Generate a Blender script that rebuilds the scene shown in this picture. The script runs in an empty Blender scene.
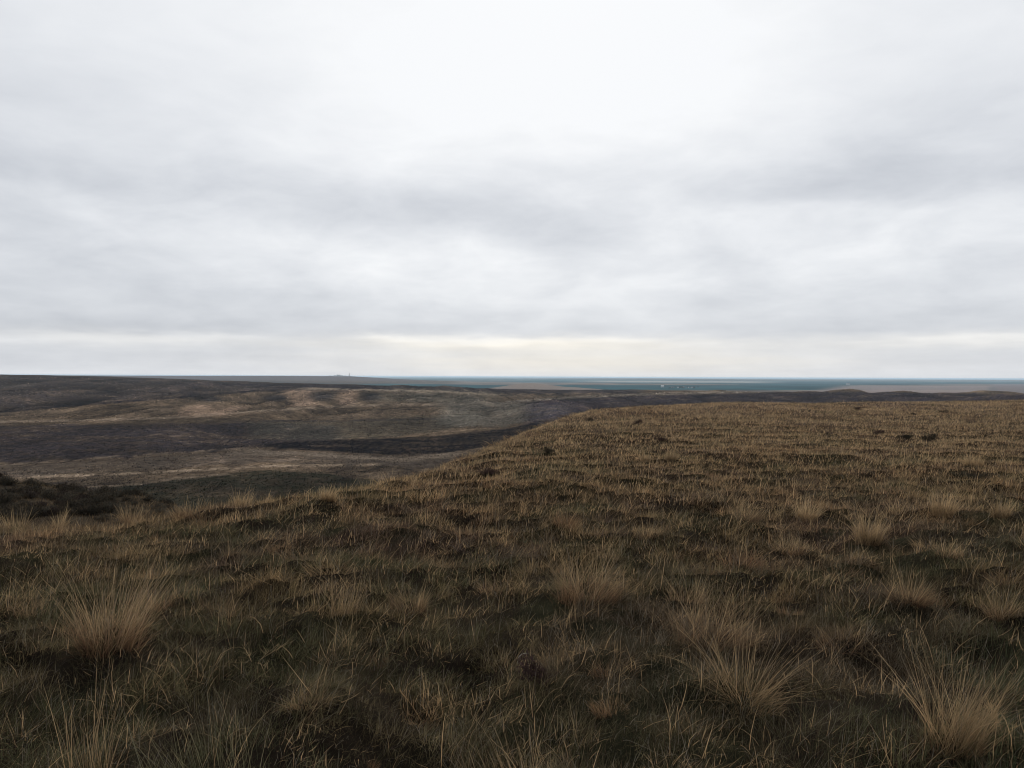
import bpy, math, random
import numpy as np
from mathutils import Vector

random.seed(7)
rng = np.random.default_rng(11)
scene = bpy.context.scene
C = scene.collection

# ------------------------------------------------------------------ camera model
F = 745.0          # focal length in pixels of a 1024 wide frame
EYE = 1.62
ROLL = 0.004
def hor(px): return 376.5 + (px - 512.0) * ROLL

# ------------------------------------------------------------------ numpy noise
_perm = rng.permutation(4096)
_ang = rng.uniform(0, 2*np.pi, 4096)
_gx, _gy = np.cos(_ang), np.sin(_ang)
def perlin(x, y):
    x = np.asarray(x, float); y = np.asarray(y, float)
    xi = np.floor(x).astype(np.int64); yi = np.floor(y).astype(np.int64)
    xf = x - xi; yf = y - yi
    u = xf*xf*xf*(xf*(xf*6-15)+10); v = yf*yf*yf*(yf*(yf*6-15)+10)
    def g(ix, iy, fx, fy):
        h = _perm[(_perm[ix & 4095] + iy) & 4095]
        return _gx[h]*fx + _gy[h]*fy
    a = g(xi, yi, xf, yf); b = g(xi+1, yi, xf-1, yf)
    c = g(xi, yi+1, xf, yf-1); d = g(xi+1, yi+1, xf-1, yf-1)
    return 1.5*((a*(1-u)+b*u)*(1-v) + (c*(1-u)+d*u)*v)
def fbm(x, y, o=4, g=0.5):
    s = 0; a = 1.0; t = 0
    for k in range(o):
        s = s + a*perlin(x*2**k + 17.3*k, y*2**k - 9.1*k); t += a; a *= g
    return s/t*1.3
def sstep(a, b, x):
    t = np.clip((x-a)/(b-a), 0, 1); return t*t*(3-2*t)

# ------------------------------------------------------------------ terrain table
# per azimuth column: ('z', depth, height) or ('y', depth, apparent row in the survey of the place)
def Zp(px, y, r): return EYE - r*(y - hor(px))/F
COLS = {
 -420: [(1,0,'z'),(7,-.10,'z'),(9,-.3,'z'),(12,-.9,'z'),(18,-2.2,'z'),(30,-3.6,'z'),(50,-3.4,'z'),(75,-7,'z'),(110,-16,'z'),(180,-29,'z'),(260,-35,'z'),
        (300,463,'y'),(420,424,'y'),(440,422,'y'),(560,411,'y'),(800,386,'y'),(1150,376,'y'),(1400,373.5,'y'),(1900,0,'z'),(3000,-25,'z'),(4500,-50,'z')],
 0: [(1,0,'z'),(5,-.03,'z'),(7.6,-.18,'z'),(9.0,-.34,'z'),(13,-1.2,'z'),(20,-2.8,'z'),(32,-4.7,'z'),(52,-5.75,'z'),(70,-9,'z'),(110,-20,'z'),(180,-32,'z'),
     (286,470,'y'),(308,463,'y'),(420,425,'y'),(440,422,'y'),(560,412,'y'),(800,387,'y'),(1150,376.5,'y'),(1400,374.6,'y'),(1900,-1,'z'),(3000,-25,'z'),(4500,-50,'z')],
 70: [(1,0,'z'),(5,-.03,'z'),(7.9,-.20,'z'),(9.3,-.37,'z'),(14,-1.4,'z'),(20,-2.9,'z'),(32,-4.9,'z'),(50,-6.1,'z'),(66,-10,'z'),(110,-22,'z'),(180,-33,'z'),
     (283,471,'y'),(318,460,'y'),(430,423,'y'),(455,420,'y'),(600,406,'y'),(900,385,'y'),(1220,377,'y'),(1450,375.6,'y'),(1900,-5,'z'),(3000,-28,'z'),(4500,-50,'z')],
 130: [(1,0,'z'),(5,-.03,'z'),(8.2,-.21,'z'),(9.5,-.38,'z'),(14,-1.4,'z'),(20,-2.9,'z'),(32,-4.9,'z'),(46,-5.5,'z'),(60,-10.5,'z'),(110,-23,'z'),(170,-32,'z'),
     (225,495,'y'),(280,472,'y'),(330,456,'y'),(440,422,'y'),(470,418,'y'),(640,401,'y'),(1000,383,'y'),(1300,378,'y'),(1500,377.3,'y'),(1900,-10,'z'),(3000,-30,'z'),(4500,-50,'z')],
 190: [(1,0,'z'),(5,-.02,'z'),(8.8,-.20,'z'),(10.2,-.39,'z'),(15,-1.6,'z'),(22,-3.5,'z'),(34,-5.6,'z'),(44,-6.3,'z'),(60,-14,'z'),(110,-26,'z'),(170,-33.5,'z'),
     (225,496,'y'),(290,469,'y'),(345,452,'y'),(420,430,'y'),(475,418,'y'),(640,402,'y'),(950,386,'y'),(1250,380.5,'y'),(1450,379.2,'y'),(1900,-20,'z'),(3000,-35,'z'),(4500,-50,'z')],
 256: [(1,0,'z'),(5,-.02,'z'),(9.5,-.17,'z'),(11.0,-.36,'z'),(17,-2,'z'),(26,-5,'z'),(44,-11,'z'),(70,-18.5,'z'),(120,-29,'z'),(180,-34.5,'z'),
     (235,-36,'z'),(300,466,'y'),(370,448,'y'),(400,440,'y'),(480,420,'y'),(560,412,'y'),(680,402,'y'),(800,397,'y'),(1000,388,'y'),(1200,383.5,'y'),(1400,382,'y'),(2000,-28,'z'),(3000,-42,'z'),(4500,-50,'z')],
 330: [(1,0,'z'),(5,-.01,'z'),(10.6,-.16,'z'),(12.2,-.38,'z'),(18,-2,'z'),(28,-5,'z'),(46,-11,'z'),(70,-18,'z'),(120,-29,'z'),(180,-34.5,'z'),
     (235,-36,'z'),(303,466,'y'),(366,450,'y'),(398,441,'y'),(520,419,'y'),(590,409.5,'y'),(650,406,'y'),(770,394.5,'y'),(860,389.3,'y'),(940,392,'y'),(1060,386.2,'y'),(1150,384.3,'y'),(1400,-14,'z'),(2000,-30,'z'),(3000,-44,'z'),(4500,-50,'z')],
 390: [(1,0,'z'),(12.6,-.20,'z'),(14.6,-.45,'z'),(20,-1.7,'z'),(30,-4.6,'z'),(46,-10,'z'),(70,-17,'z'),(120,-28,'z'),(180,-34.5,'z'),
     (235,-36,'z'),(305,466,'y'),(365,451,'y'),(400,441,'y'),(450,432,'y'),(560,418,'y'),(600,408,'y'),(680,403.5,'y'),(780,394.5,'y'),(850,390.2,'y'),(935,394,'y'),(1060,387.5,'y'),(1150,385.6,'y'),(1350,-17,'z'),(2000,-32,'z'),(3000,-45,'z'),(4500,-50,'z')],
 450: [(1,0,'z'),(15.3,-.22,'z'),(17.5,-.42,'z'),(19.5,-.8,'z'),(24,-2,'z'),(36,-5.5,'z'),(60,-13,'z'),(100,-23,'z'),(160,-32,'z'),
     (235,-35.5,'z'),(303,467,'y'),(360,453,'y'),(390,446,'y'),(420,436,'y'),(520,425,'y'),(620,408,'y'),(690,402.5,'y'),(770,395.5,'y'),(830,391.8,'y'),(925,397,'y'),(1040,389.5,'y'),(1150,386.8,'y'),(1350,-20,'z'),(2000,-34,'z'),(3000,-46,'z'),(4500,-50,'z')],
 520: [(1,0,'z'),(15,-.10,'z'),(27,-.37,'z'),(30,-.62,'z'),(33,-1.2,'z'),(42,-3.4,'z'),(70,-11,'z'),(110,-20,'z'),(170,-29,'z'),(250,-34,'z'),
     (380,446,'y'),(430,430,'y'),(520,421,'y'),(640,405,'y'),(800,400,'y'),(900,397.5,'y'),(1000,393,'y'),(1200,389,'y'),(1500,-26,'z'),(2200,-40,'z'),(3000,-50,'z'),(4500,-50,'z')],
 490: [(1,0,'z'),(15,-.15,'z'),(21.5,-.34,'z'),(24,-.6,'z'),(27,-1.2,'z'),(40,-4.4,'z'),(66,-12.2,'z'),(105,-22,'z'),(165,-31,'z'),(240,-35,'z'),(375,446.5,'y'),(425,433,'y'),(520,423,'y'),(630,406,'y'),(740,401.3,'y'),(820,394.5,'y'),(920,398,'y'),(1020,391.5,'y'),(1150,388.2,'y'),(1450,-24,'z'),(2100,-37,'z'),(3000,-49,'z'),(4500,-50,'z')],
 560: [(1,0,'z'),(15,-.08,'z'),(33,-.16,'z'),(37,-.45,'z'),(45,-1.7,'z'),(65,-6,'z'),(100,-14,'z'),(165,-24,'z'),(260,-31,'z'),(430,-32,'z'),(560,417,'y'),(670,404,'y'),(810,398.3,'y'),(910,397,'y'),(1100,392.5,'y'),(1350,389.3,'y'),(1650,-30,'z'),(2300,-43,'z'),(3100,-50,'z'),(4500,-50,'z')],
 640: [(1,0,'z'),(15,-.03,'z'),(42,.0,'z'),(47,-.2,'z'),(62,-2.0,'z'),(95,-7.5,'z'),(165,-19,'z'),(280,-28,'z'),(500,-30,'z'),(620,411,'y'),(760,401,'y'),(850,395,'y'),(920,394.5,'y'),(1200,391.5,'y'),(1500,389.5,'y'),(1850,-36,'z'),(2500,-48,'z'),(3100,-50,'z'),(4500,-50,'z')],
 600: [(1,0,'z'),(15,-.05,'z'),(38,-.06,'z'),(43,-.35,'z'),(60,-3,'z'),(90,-9,'z'),(160,-20,'z'),(260,-29,'z'),(450,-30,'z'),(600,412,'y'),(700,403,'y'),(820,396.3,'y'),
     (920,396.5,'y'),(1200,391.5,'y'),(1500,389.5,'y'),(1800,-34,'z'),(2500,-46,'z'),(3200,-50,'z'),(4500,-50,'z')],
 700: [(1,0,'z'),(15,-.03,'z'),(46,.03,'z'),(54,-.35,'z'),(75,-2.6,'z'),(120,-9,'z'),(200,-19,'z'),(400,-29,'z'),(650,409,'y'),(820,398,'y'),(900,393,'y'),(1250,391.5,'y'),(1500,-26,'z'),(2200,-44,'z'),(3000,-50,'z'),(4500,-50,'z')],
 850: [(1,0,'z'),(15,-.02,'z'),(50,-.08,'z'),(60,-.55,'z'),(85,-2.8,'z'),(140,-9,'z'),(250,-18,'z'),(450,-22,'z'),(700,402,'y'),(900,391.6,'y'),(1100,391.3,'y'),(1400,-30,'z'),(2200,-46,'z'),(3000,-50,'z'),(4500,-50,'z')],
 1024: [(1,0,'z'),(15,0,'z'),(54,.02,'z'),(64,-.35,'z'),(90,-2.4,'z'),(150,-8,'z'),(260,-15,'z'),(500,-19,'z'),(760,395.5,'y'),(860,394.5,'y'),(1100,-24,'z'),(1500,-36,'z'),(2200,-48,'z'),(3000,-50,'z'),(4500,-50,'z')],
 1400: [(1,0,'z'),(15,0,'z'),(58,.15,'z'),(68,-.2,'z'),(95,-2.2,'z'),(150,-7,'z'),(260,-14,'z'),(500,-20,'z'),(760,-16,'z'),(860,-16,'z'),(1100,-24,'z'),(1500,-36,'z'),(2200,-48,'z'),(3000,-50,'z'),(4500,-50,'z')],
}
LR = np.linspace(math.log(0.8), math.log(60000), 1500)
cpx = sorted(COLS); rows = []
for px in cpx:
    pts = COLS[px]
    lr = [math.log(p[0]) for p in pts] + [math.log(60000)]
    zz = [(p[1] if p[2] == 'z' else Zp(px, p[1], p[0])) for p in pts] + [-50]
    rows.append(np.interp(LR, lr, zz))
rows = np.array(rows)
PXG = np.arange(-420, 1401, 4.0)
tab = np.zeros((len(PXG), len(LR)))
# catmull-like smooth interpolation across the columns
for j in range(len(LR)):
    tab[:, j] = np.interp(PXG, cpx, rows[:, j])
def gsm(a, s, ax):
    k = np.arange(-int(3*s)-1, int(3*s)+2); w = np.exp(-k*k/(2*s*s)); w /= w.sum()
    p = [(0, 0)]*2; p[ax] = (len(k)//2, len(k)//2)
    ap = np.pad(a, p, mode='edge')
    return np.apply_along_axis(lambda v: np.convolve(v, w, 'valid'), ax, ap)
tab = gsm(gsm(tab, 3.2, 0), 3.0, 1)
DL = LR[1]-LR[0]
def macro(px, y):
    y = np.maximum(y, 0.85)
    a = np.clip((px+420)/4.0, 0, len(PXG)-1.001); b = np.clip((np.log(y)-LR[0])/DL, 0, len(LR)-1.001)
    i = a.astype(int); j = b.astype(int); fa = a-i; fb = b-j
    return (tab[i,j]*(1-fa)+tab[i+1,j]*fa)*(1-fb) + (tab[i,j+1]*(1-fa)+tab[i+1,j+1]*fa)*fb

BUMPS = []   # (x, y, radius, height) mounds under big tufts
def pxof(x, y): return 512 + F*x/np.maximum(y, 0.85)
def zg(x, y, fine=True):
    x = np.asarray(x, float); y = np.asarray(y, float)
    px = np.clip(pxof(x, y), -420, 1400)
    z = macro(px, y)
    # rolling ground and gullies of the far slopes
    s = sstep(150, 320, y)*(1-sstep(2600, 4200, y))
    n1 = fbm(x/95, y/130, 4)
    gul = np.abs(fbm(x/70+3.1, y/240+.7, 3))
    z = z + s*(1.5*n1 - 9.0*(0.30-gul)*sstep(360, 640, y)*(1-sstep(950, 1300, y)) - 1.5*(.3-gul))
    z = z + sstep(18, 60, y)*(1-sstep(120, 260, y))*0.5*fbm(x/9, y/9, 3)*sstep(-.4,-2.5,z)
    # low hill on the plain, and the long far rise with the mast
    z = z + 24*np.exp(-(((x-55)/105)**2 + ((y-2550)/330)**2)**1.0) + 9*np.exp(-(((x-230)/100)**2 + ((y-2500)/300)**2))
    rise = np.interp(px, [-420, 130, 200, 280, 350, 400, 480], [46, 46, 47, 50, 49, 26, 0])
    z = z + rise*np.exp(-((y-6200)/1500.0)**2)
    z = z + 24*np.exp(-((y-15000)/5000.0)**2)*sstep(-600, 3000, x) * (0.7+0.5*fbm(x/5000, y/9000, 2))
    z = z + .13*fbm(x/6+2, y/13, 3)*sstep(20, 38, y)*(1-sstep(60, 90, y))
    if fine:
        nr = 1-sstep(60, 110, y)
        k = 1-.82*sstep(8, 30, y)
        z = z + nr*k*(0.085*fbm(x/.95, y/.95, 2) + (.02+.04*(1-sstep(6, 16, y)))*fbm(x/.36+5, y/.36, 2) + .018*perlin(x/.12, y/.12))
        z = z + nr*0.10*fbm(x/4.5+9, y/4.5, 2)*sstep(2, 8, y)*(1-.85*sstep(12, 32, y))
        for bx, by, br, bh in BUMPS:
            z = z + bh*np.exp(-((x-bx)**2+(y-by)**2)/(br*br))
    return z

def ground_at(px, py):
    """where the sight line of a surveyed point meets the terrain"""
    u = (px-512)/F; v = (py-hor(px))/F
    rr = np.exp(np.linspace(math.log(1.5), math.log(50000), 9000))
    d = EYE - v*rr - zg(u*rr, rr, False)
    k = np.argmax(d <= 0) if (d <= 0).any() else len(rr)-1
    r = rr[k]
    return u*r, r

# ------------------------------------------------------------------ materials
def new_mat(name):
    m = bpy.data.materials.new(name); m.use_nodes = True
    nt = m.node_tree; nt.nodes.clear()
    return m, nt, nt.nodes, nt.links
def blade_material(name, trans=0.35, gain=1.0):
    m, nt, N, L = new_mat(name)
    at = N.new('ShaderNodeAttribute'); at.attribute_name = 'tint'
    noi = N.new('ShaderNodeTexNoise'); noi.inputs['Scale'].default_value = 35; noi.inputs['Detail'].default_value = 2
    geo = N.new('ShaderNodeNewGeometry'); L.new(geo.outputs['Position'], noi.inputs['Vector'])
    mr = N.new('ShaderNodeMapRange'); mr.inputs[3].default_value = 0.7*gain; mr.inputs[4].default_value = 1.3*gain
    L.new(noi.outputs['Fac'], mr.inputs[0])
    oi = N.new('ShaderNodeObjectInfo')
    mr2 = N.new('ShaderNodeMapRange'); mr2.inputs[3].default_value = 0.8; mr2.inputs[4].default_value = 1.2
    L.new(oi.outputs['Random'], mr2.inputs[0])
    mu = N.new('ShaderNodeMath'); mu.operation = 'MULTIPLY'; L.new(mr.outputs[0], mu.inputs[0]); L.new(mr2.outputs[0], mu.inputs[1])
    vm = N.new('ShaderNodeVectorMath'); vm.operation = 'SCALE'; L.new(at.outputs['Color'], vm.inputs[0]); L.new(mu.outputs[0], vm.inputs['Scale'])
    d = N.new('ShaderNodeBsdfDiffuse'); t = N.new('ShaderNodeBsdfTranslucent'); mx = N.new('ShaderNodeMixShader')
    L.new(vm.outputs[0], d.inputs['Color']); L.new(vm.outputs[0], t.inputs['Color'])
    mx.inputs[0].default_value = trans; L.new(d.outputs[0], mx.inputs[1]); L.new(t.outputs[0], mx.inputs[2])
    o = N.new('ShaderNodeOutputMaterial'); L.new(mx.outputs[0], o.inputs['Surface'])
    return m
def plain_material(name, col, var=0.25, scale=0.3, rough=0.9):
    m, nt, N, L = new_mat(name)
    noi = N.new('ShaderNodeTexNoise'); noi.inputs['Scale'].default_value = scale; noi.inputs['Detail'].default_value = 4
    geo = N.new('ShaderNodeNewGeometry'); L.new(geo.outputs['Position'], noi.inputs['Vector'])
    mr = N.new('ShaderNodeMapRange'); mr.inputs[3].default_value = 1-var; mr.inputs[4].default_value = 1+var
    L.new(noi.outputs['Fac'], mr.inputs[0])
    vm = N.new('ShaderNodeVectorMath'); vm.operation = 'SCALE'; vm.inputs[0].default_value = col; L.new(mr.outputs[0], vm.inputs['Scale'])
    p = N.new('ShaderNodeBsdfPrincipled'); p.inputs['Roughness'].default_value = rough; L.new(vm.outputs[0], p.inputs['Base Color'])
    p.inputs['Specular IOR Level'].default_value = 0.15
    o = N.new('ShaderNodeOutputMaterial'); L.new(p.outputs[0], o.inputs['Surface'])
    return m
M_turf = blade_material('turf_blades', 0.42, 1.36)
M_straw = blade_material('straw_blades', 0.45, 1.2)
M_shrub = blade_material('shrub_leaves', 0.15)
M_wall = plain_material('pale_render', (.55,.55,.54), .1)
M_roofm = plain_material('grey_roof', (.12,.11,.12), .2)
M_steel = plain_material('dull_steel', (.10,.10,.11), .2)
M_tree = plain_material('far_foliage', (.018,.024,.015), .5, .2)
M_bark = plain_material('bark', (.04,.03,.025), .3, 3)

# ------------------------------------------------------------------ mesh helpers
def raw_mesh(name, co, loops, starts, mat, tint=None, smooth=False):
    me = bpy.data.meshes.new(name)
    me.vertices.add(len(co)); me.vertices.foreach_set('co', np.asarray(co, np.float32).ravel())
    me.loops.add(len(loops)); me.loops.foreach_set('vertex_index', np.asarray(loops, np.int32))
    me.polygons.add(len(starts)); me.polygons.foreach_set('loop_start', np.asarray(starts, np.int32))
    me.polygons.foreach_set('use_smooth', np.full(len(starts), smooth, bool))
    if tint is not None:
        a = me.attributes.new('tint', 'FLOAT_COLOR', 'POINT')
        t = np.ones((len(co), 4), np.float32); t[:, :3] = tint; a.data.foreach_set('color', t.ravel())
    me.update(calc_edges=True)
    me.materials.append(mat)
    return me
def link(name, me, parent=None):
    o = bpy.data.objects.new(name, me); C.objects.link(o)
    if parent is not None: o.parent = parent
    return o
def tag(o, label=None, cat=None, group=None, kind=None):
    if label: o['label'] = label
    if cat: o['category'] = cat
    if group: o['group'] = group
    if kind: o['kind'] = kind
    return o

def blades(base, az, length, lean, curve, width, col0, col1, nseg, twist=None):
    """tapered curved blades: arrays over N; lean = start angle from vertical, curve = added angle along the blade"""
    n = len(base)
    t = np.linspace(0, 1, nseg+1)
    ang = lean[:, None] + curve[:, None]*t[None, :]
    seg = (length/nseg)[:, None]
    h = np.concatenate([np.zeros((n, 1)), np.cumsum(np.sin((ang[:, 1:]+ang[:, :-1])/2)*seg, 1)], 1)
    v = np.concatenate([np.zeros((n, 1)), np.cumsum(np.cos((ang[:, 1:]+ang[:, :-1])/2)*seg, 1)], 1)
    dx, dy = np.cos(az), np.sin(az)
    P = np.stack([base[:, 0:1]+dx[:, None]*h, base[:, 1:2]+dy[:, None]*h, base[:, 2:3]+v], 2)   # n, seg+1, 3
    if twist is None: twist = rng.uniform(0, np.pi, n)
    wx, wy = np.cos(twist), np.sin(twist)
    w = width[:, None]*(1-t[None, :])**0.7*0.5
    Lp = P.copy(); Rp = P.copy()
    Lp[:, :, 0] -= wx[:, None]*w; Lp[:, :, 1] -= wy[:, None]*w
    Rp[:, :, 0] += wx[:, None]*w; Rp[:, :, 1] += wy[:, None]*w
    per = 2*nseg+1
    co = np.empty((n, per, 3))
    co[:, 0:2*nseg:2] = Lp[:, :nseg]; co[:, 1:2*nseg:2] = Rp[:, :nseg]; co[:, 2*nseg] = P[:, nseg]
    tt = np.empty(per); tt[0:2*nseg:2] = t[:nseg]; tt[1:2*nseg:2] = t[:nseg]; tt[-1] = 1
    tint = col0[:, None, :]*(1-tt[None, :, None]) + col1[:, None, :]*tt[None, :, None]
    pat = []
    for s in range(nseg-1): pat += [2*s, 2*s+1, 2*s+3, 2*s+2]
    pat += [2*(nseg-1), 2*nseg-1, 2*nseg]
    sizes = [4]*(nseg-1)+[3]
    pat = np.array(pat); lp = len(pat)
    loops = (np.arange(n)[:, None]*per + pat[None, :]).ravel()
    st = np.concatenate([[0], np.cumsum(sizes)[:-1]])
    starts = (np.arange(n)[:, None]*lp + st[None, :]).ravel()
    return co.reshape(-1, 3), loops, starts, tint.reshape(-1, 3)
def join(parts):
    co, lo, st, ti = [], [], [], []; nv = nl = 0
    for c, l, s, t in parts:
        co.append(c); lo.append(l+nv); st.append(s+nl); ti.append(t); nv += len(c); nl += len(l)
    return np.concatenate(co), np.concatenate(lo), np.concatenate(st), np.concatenate(ti)

STRAW = np.array([.52,.38,.215]); TAWNY = np.array([.32,.21,.110]); RUST = np.array([.13,.070,.040])
OLIVE = np.array([.070,.072,.040]); GREEN = np.array([.052,.070,.036]); UMBER = np.array([.115,.083,.056])
PURP = np.array([.080,.055,.050]); GREY = np.array([.20,.18,.145]); DARK = np.array([.022,.018,.013])

# ------------------------------------------------------------------ ground sheet
HEROES = [  # px, base row, height px, spread px, style, label
 (113, 672, 92, 112, 'fan', 'broad fan-shaped straw tuft at lower left with a rust-brown base'),
 (585, 615, 66, 80, 'dome', 'rounded tawny tuft standing alone in the middle of the foreground'),
 (748, 712, 100, 165, 'sprawl', 'sprawling tuft of long separate arching stems in the right foreground'),
 (716, 652, 72, 100, 'dome', 'bushy tawny tuft directly behind the one with sprawling arching stems'),
 (955, 762, 104, 92, 'tall', 'tall dense upright tuft nearest the lower right corner'),
 (92, 778, 92, 52, 'stalks', 'thin bare upright stalks just below the broad fan-shaped tuft'),
 (212, 782, 78, 110, 'greenstalks', 'yellow-green stalks at the bottom edge, right of the bare thin ones'),
 (342, 620, 46, 36, 'stalks', 'narrow tuft of a few tall stalks left of centre, beside a flat tawny one'),
 (412, 616, 28, 62, 'dome', 'low flat tawny tuft right of the narrow tall-stalked one'),
 (690, 600, 24, 60, 'dome', 'low brown tuft behind the bushy one in the right foreground'),
 (565, 532, 30, 38, 'rusty', 'reddish brown tuft behind the lone rounded one'),
 (745, 524, 24, 36, 'dome', 'small pale tuft above a dark hollow, right of the reddish one'),
 (868, 546, 42, 44, 'tall', 'pale upright tuft over a dark green hollow on the right'),
 (805, 520, 30, 36, 'tall', 'upright straw tuft just left of the pale one over a green hollow'),
 (900, 516, 22, 46, 'sprawl', 'tuft with a few stems splayed sideways, on the right slope'),
 (945, 520, 32, 40, 'tall', 'upright straw tuft right of the one with splayed stems'),
 (950, 560, 20, 42, 'dome', 'flat straw tuft with dark shade below, near the right edge'),
 (790, 552, 20, 60, 'dome', 'wide low brown tuft left of the pale one over a green hollow'),
 (912, 612, 34, 54, 'dome', 'loose greyish tuft behind the tall dense one in the corner'),
 (1004, 616, 30, 44, 'dome', 'tawny rounded tuft touching the right edge of the view'),
 (650, 536, 20, 40, 'dome', 'short straw tuft between the reddish and the small pale ones'),
 (671, 462, 17, 18, 'tall', 'bright small tuft high on the middle of the hill'),
 (645, 462, 12, 16, 'tall', 'dimmer tuft just left of the bright small one high on the hill'),
 (60, 532, 26, 20, 'tall', 'narrow tuft on the left brow standing out against dark bushes'),
 (130, 524, 24, 40, 'fan', 'fan of pale stems on the left brow below the dark bushes'),
 (14, 534, 30, 46, 'tall', 'dense straw tuft on the brow at the left edge'),
 (196, 524, 20, 70, 'dome', 'long low straw tuft on the brow right of the pale fan'),
 (243, 514, 20, 34, 'tall', 'pale upright tuft on the brow above the valley floor'),
 (328, 510, 18, 24, 'tall', 'small upright tuft on the brow where the hillside starts to rise'),
 (520, 790, 66, 110, 'stalks', 'sparse thin stalks rising from the bottom edge near the centre'),
 (612, 726, 24, 50, 'rusty', 'low reddish tuft in the foreground left of the sprawling arching stems'),
 (975, 470, 16, 28, 'tall', 'small straw tuft high on the right slope near the edge'),
 (1002, 520, 26, 30, 'tall', 'straw tuft at the right edge beyond the flat one'),
 (35, 612, 22, 60, 'dome', 'flat tawny tuft at the left edge behind the broad fan'),
 (160, 610, 24, 50, 'rusty', 'rusty low tuft behind the right side of the broad fan'),
]
hero_pos = []
for h in HEROES:
    x, y = ground_at(h[0], h[1]); hero_pos.append((x, y))
    s = y/F
    if h[4] in ('fan','dome','tall','rusty','sprawl') and y < 14:
        BUMPS.append((x, y+.06, h[3]*s*.42, min(.10, h[2]*s*.28)))

SHRUBS = [
  (549, 453, 15, 9, 0, 'black low shrub alone on the shoulder of the hill'),
  (489, 474, 26, 9, 2, 'dark reddish shrub low on the hillside left of the black one'),
  (637, 425, 10, 6, 2, 'small dark shrub above the bright tuft high on the hill'),
  (590, 421, 8, 4, 1, 'tiny dark shrub near the crest left of centre'),
  (650, 409, 7, 3, 1, 'tiny dark shrub on the very crest of the hill'),
  (663, 441, 16, 5, 2, 'flat brownish shrub just above the bright small tuft'),
  (857, 410, 12, 4, 2, 'reddish dark shrub on the crest towards the right'),
  (904, 438, 20, 7, 0, 'wide dark shrub on the right slope, left of the tallest one'),
  (930, 441, 20, 12, 0, 'tallest dark shrub on the right slope'),
  (945, 413, 12, 4, 0, 'dark shrub near the crest at far right'),
  (914, 415, 8, 3, 1, 'small dark shrub near the crest left of the far right one'),
  (876, 434, 16, 5, 2, 'brownish flat shrub left of the wide dark one'),
  (545, 694, 44, 30, 2, 'dark red low shrub in the foreground below the lone rounded tuft'),
  (975, 478, 30, 9, 3, 'grey-green flat shrub on the right slope below the others'),
  (793, 452, 18, 6, 2, 'purplish low shrub in the middle of the right slope')]
shrub_pos = [ground_at(q_[0], q_[1]) for q_ in SHRUBS]
U1 = np.concatenate([np.linspace(-1.7,-.78,50)[:-1], np.arange(-.78,.78,.0029), np.linspace(.78,1.7,50)])
lv = np.concatenate([np.arange(math.log(1.5), math.log(85), .0030), np.arange(math.log(85), math.log(1700), .0058), np.arange(math.log(1700), math.log(52000), .018)])
Yr = np.exp(lv) - 10.0
UU, YY = np.meshgrid(U1, Yr)
XX = UU*(YY+10.0)
ZZ = zg(XX, YY)
print('ground', XX.shape)

px_ = pxof(XX, YY); py_ = hor(px_) + F*(EYE-ZZ)/np.maximum(YY, .85)
col = np.empty(XX.shape+(3,)); col[:] = (.014,.011,.008)
def blend(c, m):
    global col
    col = col*(1-m[..., None]) + np.array(c)*m[..., None]
nearm = 1-sstep(35, 130, YY)
# near soil: dark thatch, mossy green patches
g = sstep(-.1, .35, fbm(XX/1.3, YY/1.3, 3))
blend((.012,.014,.007), g*.5)
# far steppe
n2 = fbm(XX/40, YY/70, 5); n3 = fbm(XX/9, YY/22, 4); n4 = fbm(XX/2.2+4, YY/7, 3)
far = sstep(22, 50, YY)
base = np.array([1.27,1.12,.95])*np.stack([.060+.028*n2+.03*n3+.026*n4, .050+.021*n2+.025*n3+.022*n4, .041+.014*n2+.019*n3+.017*n4], -1).clip(.01, 1)
col = col*(1-far[..., None]) + base*far[..., None]
n5 = fbm(XX/60+3, YY/11, 4); n6 = fbm(XX/34+8, YY/210+2, 4); n7 = fbm(XX/3.5, YY/3.5, 3)
wob = 2.2*n3 + 1.6*n2 + 1.0*n4
def band(up, lo, c, op, soft=1.5, xs=12):
    ux, uy = zip(*up); lx, ly = zip(*lo)
    a = np.interp(px_, ux, uy); b = np.interp(px_, lx, ly); p = py_+wob
    m = sstep(a-soft, a+soft, p)*(1-sstep(b-soft, b+soft, p))*op*far*sstep(ux[0]-xs, ux[0]+xs, px_)*(1-sstep(ux[-1]-xs, ux[-1]+xs, px_))
    blend(c, m*np.clip(.82+.6*n4+.5*n5, 0, 1))
def strip(pts, th, c, op, soft=.7):
    x, y = zip(*pts); a = np.interp(px_, x, y); d = np.abs(py_+wob*.25-a)
    m = (1-sstep(th*.5, th*.5+soft, d))*op*far*sstep(x[0]-8, x[0]+8, px_)*(1-sstep(x[-1]-8, x[-1]+8, px_))
    blend(c, m*np.clip(.68+1.2*n3+.7*n4+.3*n2, 0, 1))
band([(-400,374),(0,374),(130,377),(256,381),(420,386)], [(-400,410),(0,411),(130,401),(256,391),(420,390)], (.028,.024,.026), .85)
band([(0,384),(35,384)], [(0,389),(35,386)], (.075,.064,.056), .6)
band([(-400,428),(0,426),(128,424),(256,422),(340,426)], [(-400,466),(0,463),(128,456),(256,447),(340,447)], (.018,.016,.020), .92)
band([(250,421),(330,421),(430,416),(480,412)], [(250,440),(330,440),(430,434),(480,425)], (.050,.046,.036), .6)
band([(-400,468),(0,466),(130,458),(256,450),(400,456),(460,452)], [(-400,480),(0,480),(130,470),(256,464),(400,466),(460,470)], (.058,.046,.037), .85)
band([(240,449),(300,452),(400,457),(460,451)], [(240,455),(300,456),(400,461),(460,458)], (.112,.089,.068), .75)
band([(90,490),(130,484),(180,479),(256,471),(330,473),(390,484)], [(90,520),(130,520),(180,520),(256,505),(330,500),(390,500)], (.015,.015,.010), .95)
strip([(0,465.5),(70,460),(130,455.5),(256,447.5)], 1.0, (.135,.105,.08), .65)
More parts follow.
